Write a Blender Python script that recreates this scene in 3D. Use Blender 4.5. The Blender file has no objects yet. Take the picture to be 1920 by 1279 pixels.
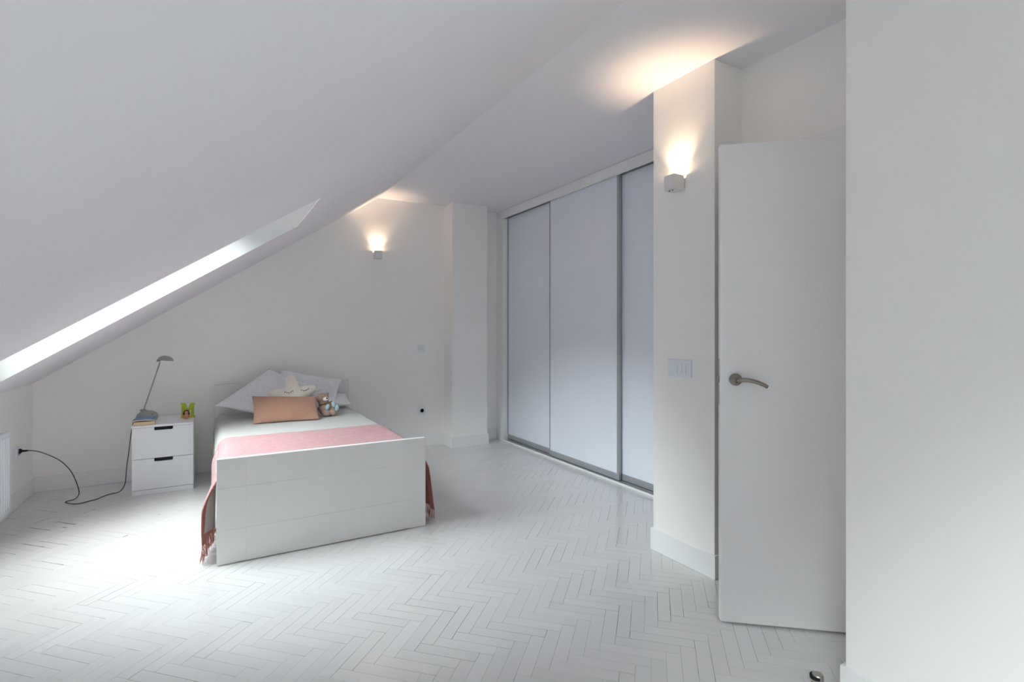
import bpy, bmesh, math, random
from mathutils import Vector, Matrix, noise
random.seed(7)
SC = bpy.context.scene
COL = SC.collection
# ------------------------------------------------------------------ camera
cam_d = bpy.data.cameras.new('camera')
cam = bpy.data.objects.new('camera', cam_d); COL.objects.link(cam)
cam_d.sensor_width = 36.0
cam_d.lens = 977.2 / 1920 * 36.0
cam_d.shift_y = -(639.5 - 620.4) / 1920
cam_d.clip_start = 0.05
cam.location = (0, 0, 1.25)
cam.rotation_euler = (math.radians(90), 0, math.radians(-29.95))
SC.camera = cam
# ------------------------------------------------------------------ world (overcast sky)
W = bpy.data.worlds.new('sky'); SC.world = W; W.use_nodes = True
bg = W.node_tree.nodes['Background']
_n = W.node_tree
sky = _n.nodes.new('ShaderNodeTexSky'); sky.sky_type = 'NISHITA'; sky.sun_disc = False
sky.sun_elevation = math.radians(25); sky.sun_rotation = math.radians(130)
sky.air_density = 1.0; sky.dust_density = 10.0; sky.ozone_density = 1.0
_h = _n.nodes.new('ShaderNodeHueSaturation'); _h.inputs['Saturation'].default_value = 0.30
_w = _n.nodes.new('ShaderNodeMix'); _w.data_type = 'RGBA'; _w.blend_type = 'MULTIPLY'; _w.inputs['Factor'].default_value = 1.0
_w.inputs['B'].default_value = (1.0, 0.972, 0.895, 1)      # camera white balance
_n.links.new(sky.outputs['Color'], _h.inputs['Color']); _n.links.new(_h.outputs['Color'], _w.inputs['A'])
_n.links.new(_w.outputs['Result'], bg.inputs['Color'])
bg.inputs['Strength'].default_value = 14.8
SC.view_settings.view_transform = 'Standard'
SC.view_settings.look = 'None'
SC.view_settings.exposure = 0.0
SC.view_settings.gamma = 1.0
SC.view_settings.use_curve_mapping = False
SC.cycles.max_bounces = 18
SC.cycles.diffuse_bounces = 14
SC.cycles.glossy_bounces = 4
SC.cycles.transmission_bounces = 6
SC.cycles.sample_clamp_indirect = 6.0
SC.cycles.caustics_reflective = False
SC.cycles.caustics_refractive = False
SC.cycles.use_denoising = True

# ------------------------------------------------------------------ room numbers (metres)
XL, YB, ZC = -1.20, 5.345, 2.62          # left knee wall, back wall, flat ceiling
KZ = 0.84                                 # knee wall height
XR = 1.487                                # ridge line where the slope meets the flat ceiling
TH = math.atan2(ZC - KZ, XR - XL)
XW = 2.872                                # wardrobe front
XP, PY0, PY1 = 2.194, 1.764, 2.185        # pier
XREC = 2.409                              # recess back wall
XN, NY = 1.852, 0.962                     # near wall on the right
YF = -2.40                                # wall behind the camera
XO = 3.60                                 # outer right wall
def slope_z(x): return KZ + (x - XL) * (ZC - KZ) / (XR - XL)

# skylight portals: they only steer sky light through the real openings
SKY = [(2.995, 3.875), (-1.05, -0.17)]
SX0, SX1 = -1.12, 0.513
GX1, GZ1 = 0.113, slope_z(SX1)            # glass top edge
GX0, GZ0 = SX0, slope_z(SX0) + 0.265      # glass bottom edge
for a, b in SKY:
    ld = bpy.data.lights.new('skylight_portal', 'AREA'); ld.shape = 'RECTANGLE'
    L = math.hypot(GX1 - GX0, GZ1 - GZ0)
    ld.size = L - 0.1; ld.size_y = b - a - 0.1
    ld.cycles.is_portal = True
    o = bpy.data.objects.new('skylight_portal', ld); COL.objects.link(o)
    ang = math.atan2(GZ1 - GZ0, GX1 - GX0)
    n = Vector((math.sin(ang), 0, -math.cos(ang)))
    o.location = Vector(((GX0 + GX1) / 2, (a + b) / 2, (GZ0 + GZ1) / 2)) + n * -0.04
    o.rotation_euler = (0, -ang, 0)


# ------------------------------------------------------------------ helpers
def lin(c):
    return tuple(((v / 255) / 12.92 if v / 255 <= 0.04045 else ((v / 255 + 0.055) / 1.055) ** 2.4) for v in c)

def mat(name, rgb, rough=0.5, metal=0.0, var=0.0, vscale=3.0, bump=0.0, bscale=40.0, coat=0.0, emit=None, estr=0.0, spec=0.5, sheen=0.0):
    m = bpy.data.materials.new(name); m.use_nodes = True
    nt = m.node_tree; b = nt.nodes['Principled BSDF']
    c = lin(rgb)
    b.inputs['Base Color'].default_value = (*c, 1)
    b.inputs['Roughness'].default_value = rough
    b.inputs['Metallic'].default_value = metal
    b.inputs['Coat Weight'].default_value = coat
    b.inputs['Coat Roughness'].default_value = 0.08
    b.inputs['Specular IOR Level'].default_value = spec
    b.inputs['Sheen Weight'].default_value = sheen
    if emit:
        b.inputs['Emission Color'].default_value = (*emit, 1); b.inputs['Emission Strength'].default_value = estr
    tc = nt.nodes.new('ShaderNodeTexCoord')
    if var > 0:
        n = nt.nodes.new('ShaderNodeTexNoise'); n.inputs['Scale'].default_value = vscale; n.inputs['Detail'].default_value = 4
        nt.links.new(tc.outputs['Object'], n.inputs['Vector'])
        r = nt.nodes.new('ShaderNodeValToRGB')
        r.color_ramp.elements[0].position = 0.3; r.color_ramp.elements[1].position = 0.7
        r.color_ramp.elements[0].color = (*[v * (1 - var) for v in c], 1)
        r.color_ramp.elements[1].color = (*[min(1, v * (1 + var * 0.5)) for v in c], 1)
        nt.links.new(n.outputs['Fac'], r.inputs['Fac']); nt.links.new(r.outputs['Color'], b.inputs['Base Color'])
    if bump > 0:
        n2 = nt.nodes.new('ShaderNodeTexNoise'); n2.inputs['Scale'].default_value = bscale; n2.inputs['Detail'].default_value = 5
        nt.links.new(tc.outputs['Object'], n2.inputs['Vector'])
        bp = nt.nodes.new('ShaderNodeBump'); bp.inputs['Strength'].default_value = bump; bp.inputs['Distance'].default_value = 0.01
        nt.links.new(n2.outputs['Fac'], bp.inputs['Height']); nt.links.new(bp.outputs['Normal'], b.inputs['Normal'])
    return m

def weave(name, rgb, rgb2, scale=220, rough=0.9, stretch=(1, 1, 1), lo=0.4, hi=0.6, bump=0.25):
    m = mat(name, rgb, rough, sheen=0.2, spec=0.2)
    nt = m.node_tree; b = nt.nodes['Principled BSDF']
    tc = nt.nodes.new('ShaderNodeTexCoord'); mp = nt.nodes.new('ShaderNodeMapping'); mp.inputs['Scale'].default_value = stretch
    n = nt.nodes.new('ShaderNodeTexNoise'); n.inputs['Scale'].default_value = scale; n.inputs['Detail'].default_value = 3
    nt.links.new(tc.outputs['Object'], mp.inputs['Vector']); nt.links.new(mp.outputs['Vector'], n.inputs['Vector'])
    r = nt.nodes.new('ShaderNodeValToRGB'); e = r.color_ramp.elements
    e[0].position = lo; e[1].position = hi; e[0].color = (*lin(rgb2), 1); e[1].color = (*lin(rgb), 1)
    nt.links.new(n.outputs['Fac'], r.inputs['Fac']); nt.links.new(r.outputs['Color'], b.inputs['Base Color'])
    bp = nt.nodes.new('ShaderNodeBump'); bp.inputs['Strength'].default_value = bump; bp.inputs['Distance'].default_value = 0.002
    nt.links.new(n.outputs['Fac'], bp.inputs['Height']); nt.links.new(bp.outputs['Normal'], b.inputs['Normal'])
    return m

M = {}
M['wall'] = mat('wall_paint', (247, 246, 243), 0.75, var=0.015, vscale=1.2, bump=0.06, bscale=18)
M['ceil'] = mat('ceiling_paint', (232, 230, 235), 0.8, var=0.015, vscale=1.0, bump=0.05, bscale=12)
M['trim'] = mat('trim_paint', (240, 241, 241), 0.35, var=0.02, vscale=3)
M['shaft'] = mat('skylight_lining', (244, 246, 247), 0.45)
M['doorw'] = mat('door_lacquer', (238, 237, 238), 0.38, var=0.01, vscale=2, bump=0.02, bscale=8)
M['bedw'] = mat('bed_foil', (226, 225, 223), 0.38, var=0.012, vscale=3)
M['nsw'] = mat('nightstand_lacquer', (247, 249, 251), 0.3)
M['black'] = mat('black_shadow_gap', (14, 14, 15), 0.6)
M['alu'] = mat('brushed_aluminium', (172, 176, 180), 0.4, metal=0.35, var=0.04, vscale=30)
M['panel'] = mat('wardrobe_panel', (234, 240, 250), 0.4, var=0.01, vscale=2, coat=0.25)
M['plast'] = mat('white_plastic', (232, 238, 244), 0.3)
M['sconce'] = mat('sconce_paint', (222, 222, 220), 0.35)
M['nickel'] = mat('satin_nickel', (150, 142, 134), 0.3, metal=1.0)
M['steel'] = mat('brushed_steel', (190, 190, 180), 0.3, metal=1.0)
M['pin'] = mat('dark_grey_contact', (96, 100, 106), .5)
M['rubber'] = mat('black_rubber', (12, 12, 12), 0.6)
M['lampg'] = mat('grey_lamp_plastic', (160, 160, 160), 0.42, var=0.03, vscale=20)
M['cord'] = mat('dark_cord', (52, 52, 54), 0.5)
M['blue'] = mat('blue_paper_cover', (122, 160, 190), 0.6, var=0.08, vscale=40)
M['page'] = mat('cream_pages', (232, 205, 170), 0.85, var=0.08, vscale=120)
M['tan'] = mat('tan_cover', (222, 176, 130), 0.7, var=0.05, vscale=60)
M['green'] = mat('lime_paint', (186, 204, 46), 0.5, var=0.06, vscale=40)
M['skin'] = mat('peach_paint', (214, 160, 130), 0.6)
M['hair'] = mat('brown_hair', (70, 42, 32), 0.7)
M['orange'] = mat('orange_paint', (222, 150, 78), 0.6)
M['cream'] = weave('cream_cotton', (246, 242, 232), (238, 233, 220), 160, bump=0.15)
M['lash'] = mat('black_thread', (38, 36, 36), 0.8)
M['greyf'] = weave('grey_melange_linen', (250, 250, 252), (218, 220, 224), 190, lo=0.38, hi=0.6)
M['brownf'] = weave('tan_linen', (176, 138, 120), (160, 122, 104), 240, stretch=(1, 1, 1.5))
M['whitef'] = weave('white_cotton', (236, 237, 236), (228, 229, 228), 200, bump=0.12)
M['linen'] = weave('white_spread_cotton', (207, 208, 206), (198, 199, 197), 180, bump=0.15)
M['plush'] = weave('taupe_plush', (176, 150, 136), (150, 124, 110), 260, bump=0.5)
M['plushw'] = weave('white_plush', (238, 236, 236), (222, 220, 220), 260, bump=0.4)
M['aqua'] = weave('aqua_plush', (186, 210, 216), (160, 192, 202), 160, bump=0.3)
M['concrete'] = mat('outside_roof', (120, 116, 110), 0.9, var=0.1)

def thin(m, w):
    nt = m.node_tree; b = nt.nodes['Principled BSDF']; out = nt.nodes['Material Output']
    t = nt.nodes.new('ShaderNodeBsdfTranslucent'); mx = nt.nodes.new('ShaderNodeMixShader'); mx.inputs['Fac'].default_value = w
    src = [l.from_socket for l in nt.links if l.to_socket == b.inputs['Base Color']][0]
    nt.links.new(src, t.inputs['Color']); nt.links.new(b.outputs[0], mx.inputs[1]); nt.links.new(t.outputs[0], mx.inputs[2]); nt.links.new(mx.outputs[0], out.inputs['Surface'])
thin(M['linen'], .25)

def two_sided():
    m = weave('pink_throw_wool', (200, 162, 165), (184, 142, 146), 90, stretch=(0.35, 3, 1), lo=0.3, hi=0.7, bump=0.35)
    nt = m.node_tree; b = nt.nodes['Principled BSDF']
    src = [l.from_socket for l in nt.links if l.to_socket == b.inputs['Base Color']][0]
    g = nt.nodes.new('ShaderNodeNewGeometry'); mx = nt.nodes.new('ShaderNodeMix'); mx.data_type = 'RGBA'
    mx.inputs['B'].default_value = (*lin((172, 108, 96)), 1)
    nt.links.new(g.outputs['Backfacing'], mx.inputs['Factor']); nt.links.new(src, mx.inputs['A'])
    nt.links.new(mx.outputs['Result'], b.inputs['Base Color'])
    return m
M['throw'] = two_sided(); thin(M['throw'], .18)
M['fringe'] = weave('terracotta_fringe', (198, 138, 126), (170, 106, 94), 200)

def floor_paint():
    m = mat('white_painted_oak', (232, 232, 232), 0.2, coat=0.35)
    nt = m.node_tree; b = nt.nodes['Principled BSDF']
    tc = nt.nodes.new('ShaderNodeTexCoord'); g = nt.nodes.new('ShaderNodeNewGeometry'); oi = nt.nodes.new('ShaderNodeObjectInfo')
    ad = nt.nodes.new('ShaderNodeMath'); ad.operation = 'ADD'
    nt.links.new(g.outputs['Random Per Island'], ad.inputs[0]); nt.links.new(oi.outputs['Random'], ad.inputs[1])
    fr = nt.nodes.new('ShaderNodeMath'); fr.operation = 'FRACT'; nt.links.new(ad.outputs[0], fr.inputs[0])
    r = nt.nodes.new('ShaderNodeValToRGB'); e = r.color_ramp.elements
    e[0].color = (*lin((214, 214, 214)), 1); e[1].color = (*lin((218, 218, 218)), 1)
    nt.links.new(fr.outputs[0], r.inputs['Fac'])
    n = nt.nodes.new('ShaderNodeTexNoise'); n.inputs['Scale'].default_value = 1.7; n.inputs['Detail'].default_value = 6
    nt.links.new(g.outputs['Position'], n.inputs['Vector'])
    rr = nt.nodes.new('ShaderNodeMapRange'); rr.inputs['To Min'].default_value = 0.14; rr.inputs['To Max'].default_value = 0.30
    nt.links.new(n.outputs['Fac'], rr.inputs['Value']); nt.links.new(rr.outputs['Result'], b.inputs['Roughness'])
    n2 = nt.nodes.new('ShaderNodeTexNoise'); n2.inputs['Scale'].default_value = 9; n2.inputs['Detail'].default_value = 3
    nt.links.new(g.outputs['Position'], n2.inputs['Vector'])
    bp = nt.nodes.new('ShaderNodeBump'); bp.inputs['Strength'].default_value = 0.10; bp.inputs['Distance'].default_value = 0.004
    nt.links.new(n2.outputs['Fac'], bp.inputs['Height']); nt.links.new(bp.outputs['Normal'], b.inputs['Normal'])
    nt.links.new(bp.outputs['Normal'], b.inputs['Coat Normal'])
    nt.links.new(r.outputs['Color'], b.inputs['Base Color'])
    return m
M['plank'] = floor_paint()

def subfloor():
    m = mat('joint_filler', (120, 114, 106), 0.9)
    nt = m.node_tree; b = nt.nodes['Principled BSDF']; g = nt.nodes.new('ShaderNodeNewGeometry')
    n = nt.nodes.new('ShaderNodeTexNoise'); n.inputs['Scale'].default_value = 6; n.inputs['Detail'].default_value = 3
    nt.links.new(g.outputs['Position'], n.inputs['Vector'])
    r = nt.nodes.new('ShaderNodeValToRGB'); e = r.color_ramp.elements
    e[0].position = 0.44; e[1].position = 0.58
    e[0].color = (*lin((84, 62, 44)), 1); e[1].color = (*lin((172, 170, 166)), 1)
    nt.links.new(n.outputs['Fac'], r.inputs['Fac']); nt.links.new(r.outputs['Color'], b.inputs['Base Color'])
    return m
M['sub'] = subfloor()

def glass():
    m = bpy.data.materials.new('skylight_glass'); m.use_nodes = True; nt = m.node_tree
    nt.nodes.remove(nt.nodes['Principled BSDF']); out = nt.nodes['Material Output']
    t = nt.nodes.new('ShaderNodeBsdfTransparent'); t.inputs['Color'].default_value = (0.93, 0.96, 0.95, 1)
    gl = nt.nodes.new('ShaderNodeBsdfGlossy'); gl.inputs['Roughness'].default_value = 0.02
    fr = nt.nodes.new('ShaderNodeFresnel'); mx = nt.nodes.new('ShaderNodeMixShader')
    nt.links.new(fr.outputs['Fac'], mx.inputs['Fac']); nt.links.new(t.outputs[0], mx.inputs[1]); nt.links.new(gl.outputs[0], mx.inputs[2])
    nt.links.new(mx.outputs[0], out.inputs['Surface'])
    return m
M['glass'] = glass()

def link(name, me, m=None, parent=None, smooth=False):
    o = bpy.data.objects.new(name, me); COL.objects.link(o)
    if m is not None: me.materials.append(m)
    if smooth:
        for p in me.polygons: p.use_smooth = True
    if parent is not None: o.parent = parent
    return o

class MB:
    def __init__(s): s.v = []; s.f = []
    def add(s, vs, fs):
        k = len(s.v); s.v += [tuple(v) for v in vs]; s.f += [tuple(i + k for i in f) for f in fs]; return s
    def box(s, x0, x1, y0, y1, z0, z1):
        return s.add([(x, y, z) for x in (x0, x1) for y in (y0, y1) for z in (z0, z1)],
                     [(0, 1, 3, 2), (4, 6, 7, 5), (0, 4, 5, 1), (2, 3, 7, 6), (0, 2, 6, 4), (1, 5, 7, 3)])
    def prism(s, pts, d):
        """pts: planar loop of 3-D points, extruded by vector d"""
        n = len(pts); d = Vector(d)
        vs = [Vector(p) for p in pts] + [Vector(p) + d for p in pts]
        return s.add(vs, [tuple(range(n))[::-1], tuple(range(n, 2 * n))] + [(i, (i + 1) % n, (i + 1) % n + n, i + n) for i in range(n)])
    def tube(s, pts, r, seg=8, cap=True):
        pts = [Vector(p) for p in pts]; n = len(pts)
        rs = r if isinstance(r, (list, tuple)) else [r] * n
        k = len(s.v); prev = None
        for i, p in enumerate(pts):
            t = (pts[min(i + 1, n - 1)] - pts[max(i - 1, 0)]).normalized()
            if prev is None:
                a = Vector((0, 0, 1)) if abs(t.z) < 0.9 else Vector((1, 0, 0)); u = t.cross(a).normalized()
            else:
                u = (prev - t * prev.dot(t)).normalized()
            prev = u; w = t.cross(u)
            for j in range(seg):
                q = 2 * math.pi * j / seg; s.v.append(tuple(p + (u * math.cos(q) + w * math.sin(q)) * rs[i]))
        for i in range(n - 1):
            for j in range(seg):
                s.f.append((k + i * seg + j, k + i * seg + (j + 1) % seg, k + (i + 1) * seg + (j + 1) % seg, k + (i + 1) * seg + j))
        if cap:
            s.f.append(tuple(k + j for j in range(seg))[::-1]); s.f.append(tuple(k + (n - 1) * seg + j for j in range(seg)))
        return s
    def lathe(s, prof, c=(0, 0, 0), seg=32, axis=(0, 0, 1), sx=1, sy=1):
        ax = Vector(axis).normalized(); R = Vector((0, 0, 1)).rotation_difference(ax).to_matrix(); c = Vector(c)
        k = len(s.v); n = len(prof)
        for r, z in prof:
            for j in range(seg):
                q = 2 * math.pi * j / seg; s.v.append(tuple(c + R @ Vector((r * math.cos(q) * sx, r * math.sin(q) * sy, z))))
        for i in range(n - 1):
            for j in range(seg):
                s.f.append((k + i * seg + j, k + i * seg + (j + 1) % seg, k + (i + 1) * seg + (j + 1) % seg, k + (i + 1) * seg + j))
        s.f.append(tuple(k + j for j in range(seg))[::-1]); s.f.append(tuple(k + (n - 1) * seg + j for j in range(seg)))
        return s
    def ell(s, c, r, seg=24, rings=14, R=None):
        c = Vector(c); k = len(s.v)
        R = R or Matrix.Identity(3)
        for i in range(rings + 1):
            a = math.pi * i / rings
            for j in range(seg):
                q = 2 * math.pi * j / seg
                s.v.append(tuple(c + R @ Vector((r[0] * math.sin(a) * math.cos(q), r[1] * math.sin(a) * math.sin(q), r[2] * math.cos(a)))))
        for i in range(rings):
            for j in range(seg):
                s.f.append((k + i * seg + j, k + (i + 1) * seg + j, k + (i + 1) * seg + (j + 1) % seg, k + i * seg + (j + 1) % seg))
        return s
    def grid(s, fn, nu, nv):
        k = len(s.v)
        for i in range(nu + 1):
            for j in range(nv + 1): s.v.append(tuple(fn(i / nu, j / nv)))
        for i in range(nu):
            for j in range(nv):
                a = k + i * (nv + 1) + j; s.f.append((a, a + nv + 1, a + nv + 2, a + 1))
        return s
    def build(s, name, m=None, parent=None, smooth=False, bevel=0.0, segs=2, weld=False, recalc=True):
        me = bpy.data.meshes.new(name); me.from_pydata(s.v, [], s.f); me.update()
        if weld or recalc:
            bm = bmesh.new(); bm.from_mesh(me)
            if weld: bmesh.ops.remove_doubles(bm, verts=bm.verts, dist=1e-5)
            if recalc: bmesh.ops.recalc_face_normals(bm, faces=bm.faces)
            bm.to_mesh(me); bm.free()
        o = link(name, me, m, parent, smooth)
        if bevel > 0:
            b = o.modifiers.new('bevel', 'BEVEL'); b.width = bevel; b.segments = segs; b.limit_method = 'ANGLE'; b.angle_limit = math.radians(40)
            for p in me.polygons: p.use_smooth = True
            w = o.modifiers.new('wn', 'WEIGHTED_NORMAL'); w.keep_sharp = True
        return o

def tag(o, label, cat, group=None):
    o['label'] = label; o['category'] = cat
    if group: o['group'] = group
    return o
def struct(o): o['kind'] = 'structure'; return o
def empty(name, loc, rz=0.0):
    o = bpy.data.objects.new(name, None); COL.objects.link(o); o.location = loc; o.rotation_euler = (0, 0, rz); o.empty_display_size = 0.05
    return o
def under(root, objs):
    """parent already world-placed objects under a translated empty, keeping place"""
    for o in objs:
        o.parent = root; o.matrix_parent_inverse = Matrix.LocRotScale(root.location, root.rotation_euler, root.scale).inverted()

# ------------------------------------------------------------------ structure: floor and herringbone
fl = MB().box(XL - 0.1, XO, YF - 0.1, YB + 0.1, -0.12, -0.0025).build('floor', M['sub']); struct(fl)
PL, PW = 0.2516, 0.0557
A0, B0 = 1.697, -1.064
S2 = math.sqrt(0.5)

def unproj(u, v):
    yaw = math.radians(29.95); F = Vector((math.sin(yaw), math.cos(yaw), 0)); R = Vector((math.cos(yaw), -math.sin(yaw), 0))
    d = F + R * ((u - 960) / 977.2) - Vector((0, 0, 1)) * ((v - 620.4) / 977.2)
    return Vector((0, 0, 1.25)) + d * (-1.25 / d.z)
def proj(P):
    yaw = math.radians(29.95); F = Vector((math.sin(yaw), math.cos(yaw), 0)); R = Vector((math.cos(yaw), -math.sin(yaw), 0))
    P = Vector(P) - Vector((0, 0, 1.25)); z = P.dot(F)
    return (960 + 977.2 * P.dot(R) / z, 620.4 - 977.2 * P.z / z, z)
# worn places along joints (end points on the floor, width in metres)
def fseg(u0, v0, u1, v1, w): return (unproj(u0, v0), unproj(u1, v1), w * 1.5)
WORN = [fseg(104, 978, 143, 983, .010), fseg(275, 973.5, 288, 969, .010), fseg(230, 1007.5, 246, 1002, .009), fseg(154, 962.5, 177, 954.6, .007),
        fseg(60, 981, 96, 971, .006), fseg(113, 989.5, 127, 989.6, .008), fseg(244, 958, 256, 954.5, .007), fseg(30, 1019, 84, 1026, .005),
        fseg(74, 1014.5, 128, 1022, .004), fseg(75, 955, 110, 960, .004), fseg(74, 1052, 120, 1059, .004), fseg(55, 989, 98, 995, .004),
        fseg(300, 966, 302, 964, .005), fseg(12, 970, 28, 972, .004), fseg(248, 985, 254, 986, .008)]
def clip(poly, ax, lim, keep_less):
    out = []
    for i in range(len(poly)):
        p, q = poly[i], poly[(i + 1) % len(poly)]
        pi = (p[ax] <= lim) if keep_less else (p[ax] >= lim); qi = (q[ax] <= lim) if keep_less else (q[ax] >= lim)
        if pi: out.append(p)
        if pi != qi:
            t = (lim - p[ax]) / (q[ax] - p[ax]); out.append((p[0] + (q[0] - p[0]) * t, p[1] + (q[1] - p[1]) * t))
    return out
def in_rect(x, y, r): return r[0] < x < r[1] and r[2] < y < r[3]
SOLID = [(XP + .14, XO, PY0 + .14, PY1 - .14), (XN + .14, XO, YF, NY - .14), (3.05, XO, PY1, YB), (2.70, XO, NY - .1, PY0 + .1)]
planks = []
for k in range(-200, 200):
    for m in range(-40, 40):
        bx = k * PW + m * PL + B0; ay = k * PW - m * PL + A0
        cx0 = (bx + ay) * S2; cy0 = (ay - bx) * S2
        if not (XL - .6 < cx0 < XO + .3 and YF - .6 < cy0 < YB + .6): continue
        for (b0, b1, a0, a1) in ((bx, bx + PL, ay, ay + PW), (bx + PL, bx + PL + PW, ay + PW - PL, ay + PW)):
            cb, ca = (b0 + b1) / 2, (a0 + a1) / 2
            cx, cy = (ca + cb) * S2, (ca - cb) * S2
            if any(in_rect(cx, cy, r) for r in SOLID): continue
            g = random.choice((.0002, .0003, .0003, .0004, .0004, .0006, .0010))
            if cx < .2 and cy > 2.9: g *= 1.15
            loop = [(b0 + g, a0 + g), (b1 - g, a0 + g), (b1 - g, a1 - g), (b0 + g, a1 - g)]
            # notches where the paint and wood are chipped along the long edges
            for P, Q, w in WORN:
                pa, pb = (P.x + P.y) * S2, (P.x - P.y) * S2; qa, qb = (Q.x + Q.y) * S2, (Q.x - Q.y) * S2
                horiz = (b1 - b0) > (a1 - a0)
                if abs(qb - pb) > abs(qa - pa) and horiz:
                    lo, hi = max(min(pb, qb), b0 + .012), min(max(pb, qb), b1 - .012)
                    if hi - lo > .008 and abs((pa + qa) / 2 - a0) < PW / 2:
                        loop = [(b0 + g, a0 + g), (lo, a0 + g), (lo + .003, a0 + w), (lo + (hi - lo) * .6, a0 + w * .8), (hi - .002, a0 + w), (hi, a0 + g), (b1 - g, a0 + g), (b1 - g, a1 - g), (b0 + g, a1 - g)]
                if abs(qb - pb) <= abs(qa - pa) and not horiz:
                    lo, hi = max(min(pa, qa), a0 + .012), min(max(pa, qa), a1 - .012)
                    if hi - lo > .008 and abs((pb + qb) / 2 - b0) < PW / 2:
                        loop = [(b0 + g, a0 + g), (b1 - g, a0 + g), (b1 - g, a1 - g), (b0 + g, a1 - g), (b0 + g, hi), (b0 + w, hi - .003), (b0 + w * .8, lo + (hi - lo) * .4), (b0 + w, lo + .003), (b0 + g, lo)]
            pts = [((a + b) * S2, (a - b) * S2) for b, a in loop]
            full = True
            for ax, lim, less in ((0, XL + .001, False), (0, XO - .02, True), (1, YF + .002, False), (1, YB - .001, True)):
                n0 = len(pts); pts2 = clip(pts, ax, lim, less)
                if len(pts2) < 3: pts = []; break
                if pts2 != pts: full = False
                pts = pts2
            if len(pts) < 3: continue
            area = 0
            u, v, z = proj((cx, cy, 0))
            vis = z > .5 and -5 < u < 1925 and v < 1290
            if vis:
                if u > 1584: vis = False
                if u > 1346 and v < 1166 + (u - 1346) * .1: vis = False
                if 385 < u < 800 and 820 < v < 1064 - (u - 407) * .2: vis = False
                # anisotropic footprint: small when far
                area = 1.0 / z ** 3
            planks.append((vis, area, pts, len(loop) > 4, (cx, cy)))
order = sorted([i for i, p in enumerate(planks) if p[0]], key=lambda i: (-planks[i][1]))
near = set(order[:300])
H0 = -0.0024
def plank_geo(mb, pts, c=(0, 0), dz=(0, 0, 0)):
    # top face with a 0.4 mm eased arris
    n = len(pts); cx = sum(p[0] for p in pts) / n; cy = sum(p[1] for p in pts) / n
    area2 = sum(pts[i][0] * pts[(i + 1) % n][1] - pts[(i + 1) % n][0] * pts[i][1] for i in range(n))
    if area2 < 0: pts = pts[::-1]
    def ins(p, d):
        v = Vector((p[0] - cx, p[1] - cy)); L = v.length
        return (p[0] - v.x / L * d, p[1] - v.y / L * d)
    zt = lambda p: dz[0] * (p[0] - cx) + dz[1] * (p[1] - cy) + dz[2]
    top = [ins(p, .0006) for p in pts]
    vs = [(p[0] - c[0], p[1] - c[1], zt(p)) for p in top] + [(p[0] - c[0], p[1] - c[1], zt(p) - .0004) for p in pts] + [(p[0] - c[0], p[1] - c[1], H0) for p in pts]
    fs = [tuple(range(n))] + [(i + n, (i + 1) % n + n, (i + 1) % n, i) for i in range(n)] + [(i + 2 * n, (i + 1) % n + 2 * n, (i + 1) % n + n, i + n) for i in range(n)]
    mb.add(vs, fs)
rest = MB()
for i, (vis, area, pts, worn, c) in enumerate(planks):
    dz = (random.gauss(0, .0005), random.gauss(0, .0005), random.uniform(-.0002, 0))
    if i in near:
        mb = MB(); plank_geo(mb, pts, c, dz)
        o = mb.build('floor_plank', M['plank'], fl, recalc=False); o.location = (c[0], c[1], 0)
    else:
        plank_geo(rest, pts, (0, 0), dz)
o = rest.build('parquet_planks', M['plank'], fl, recalc=False); o['kind'] = 'stuff'

# ------------------------------------------------------------------ structure: walls
def wallbox(name, *b, m=None): return struct(MB().box(*b).build(name, m or M['wall']))
T = 0.15
# back wall follows the roof line
zb = lambda x: slope_z(x)
struct(MB().prism([(XL, YB, -.01), (XO, YB, -.01), (XO, YB, ZC), (XR, YB, ZC), (XL, YB, KZ)], (0, T, 0)).build('wall_back', M['wall']))
wallbox('wall_left', XL - T, XL, YF, YB + T, -.01, KZ)
struct(MB().prism([(XL, YF, -.01), (XO, YF, -.01), (XO, YF, ZC), (XR, YF, ZC), (XL, YF, KZ)], (0, -T, 0)).build('wall_front', M['wall']))
wallbox('wall_outer', XO, XO + T, YF, YB + T, -.01, ZC)
struct(MB().box(XN, XO, YF, NY, 0, ZC).build('wall_right', M['wall'], bevel=.004))
struct(MB().box(XP, XO, PY0, PY1, 0, ZC).build('wall_pier', M['wall'], bevel=.003))
struct(MB().box(2.216, 2.637, 5.119, YB + .01, 0, ZC).build('wall_column', M['wall'], bevel=.004))
# recess wall with the doorway
DY0, DY1, DZ = 1.030, 1.745, 2.055
wr = MB().box(XREC, XREC + .12, NY, PY0, DZ, ZC).box(XREC, XREC + .12, NY, DY0, 0, DZ).box(XREC, XREC + .12, DY1, PY0, 0, DZ)
struct(wr.build('wall_recess', M['wall']))
# ceiling: flat slab and sloped slab with two skylight openings
c = MB().box(XR, XO + T, YF - T, YB + T, ZC, ZC + .2)
nx, nz = -math.sin(TH), math.cos(TH)
def slab(c, x0, x1, y0, y1, d=.2):
    z0, z1 = slope_z(x0), slope_z(x1)
    c.prism([(x0, y0, z0), (x1, y0, z1), (x1 + nx * d, y0, z1 + nz * d), (x0 + nx * d, y0, z0 + nz * d)], (0, y1 - y0, 0))
st_ = .013
ys = [YF - T] + [v for a, b in sorted(SKY) for v in (a - st_, b + st_)] + [YB + T]
for i in range(0, len(ys), 2): slab(c, XL - T, XR, ys[i], ys[i + 1])
for a, b in SKY:
    slab(c, XL - T, SX0 - .001, a - st_, b + st_); slab(c, SX1 + .001, XR, a - st_, b + st_)
c.prism([(XR, YF - T, ZC), (XR, YF - T, ZC + .2), (XR + nx * .2, YF - T, ZC + nz * .2)], (0, YB - YF + 2 * T, 0))
struct(c.build('ceiling', M['ceil']))
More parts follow.
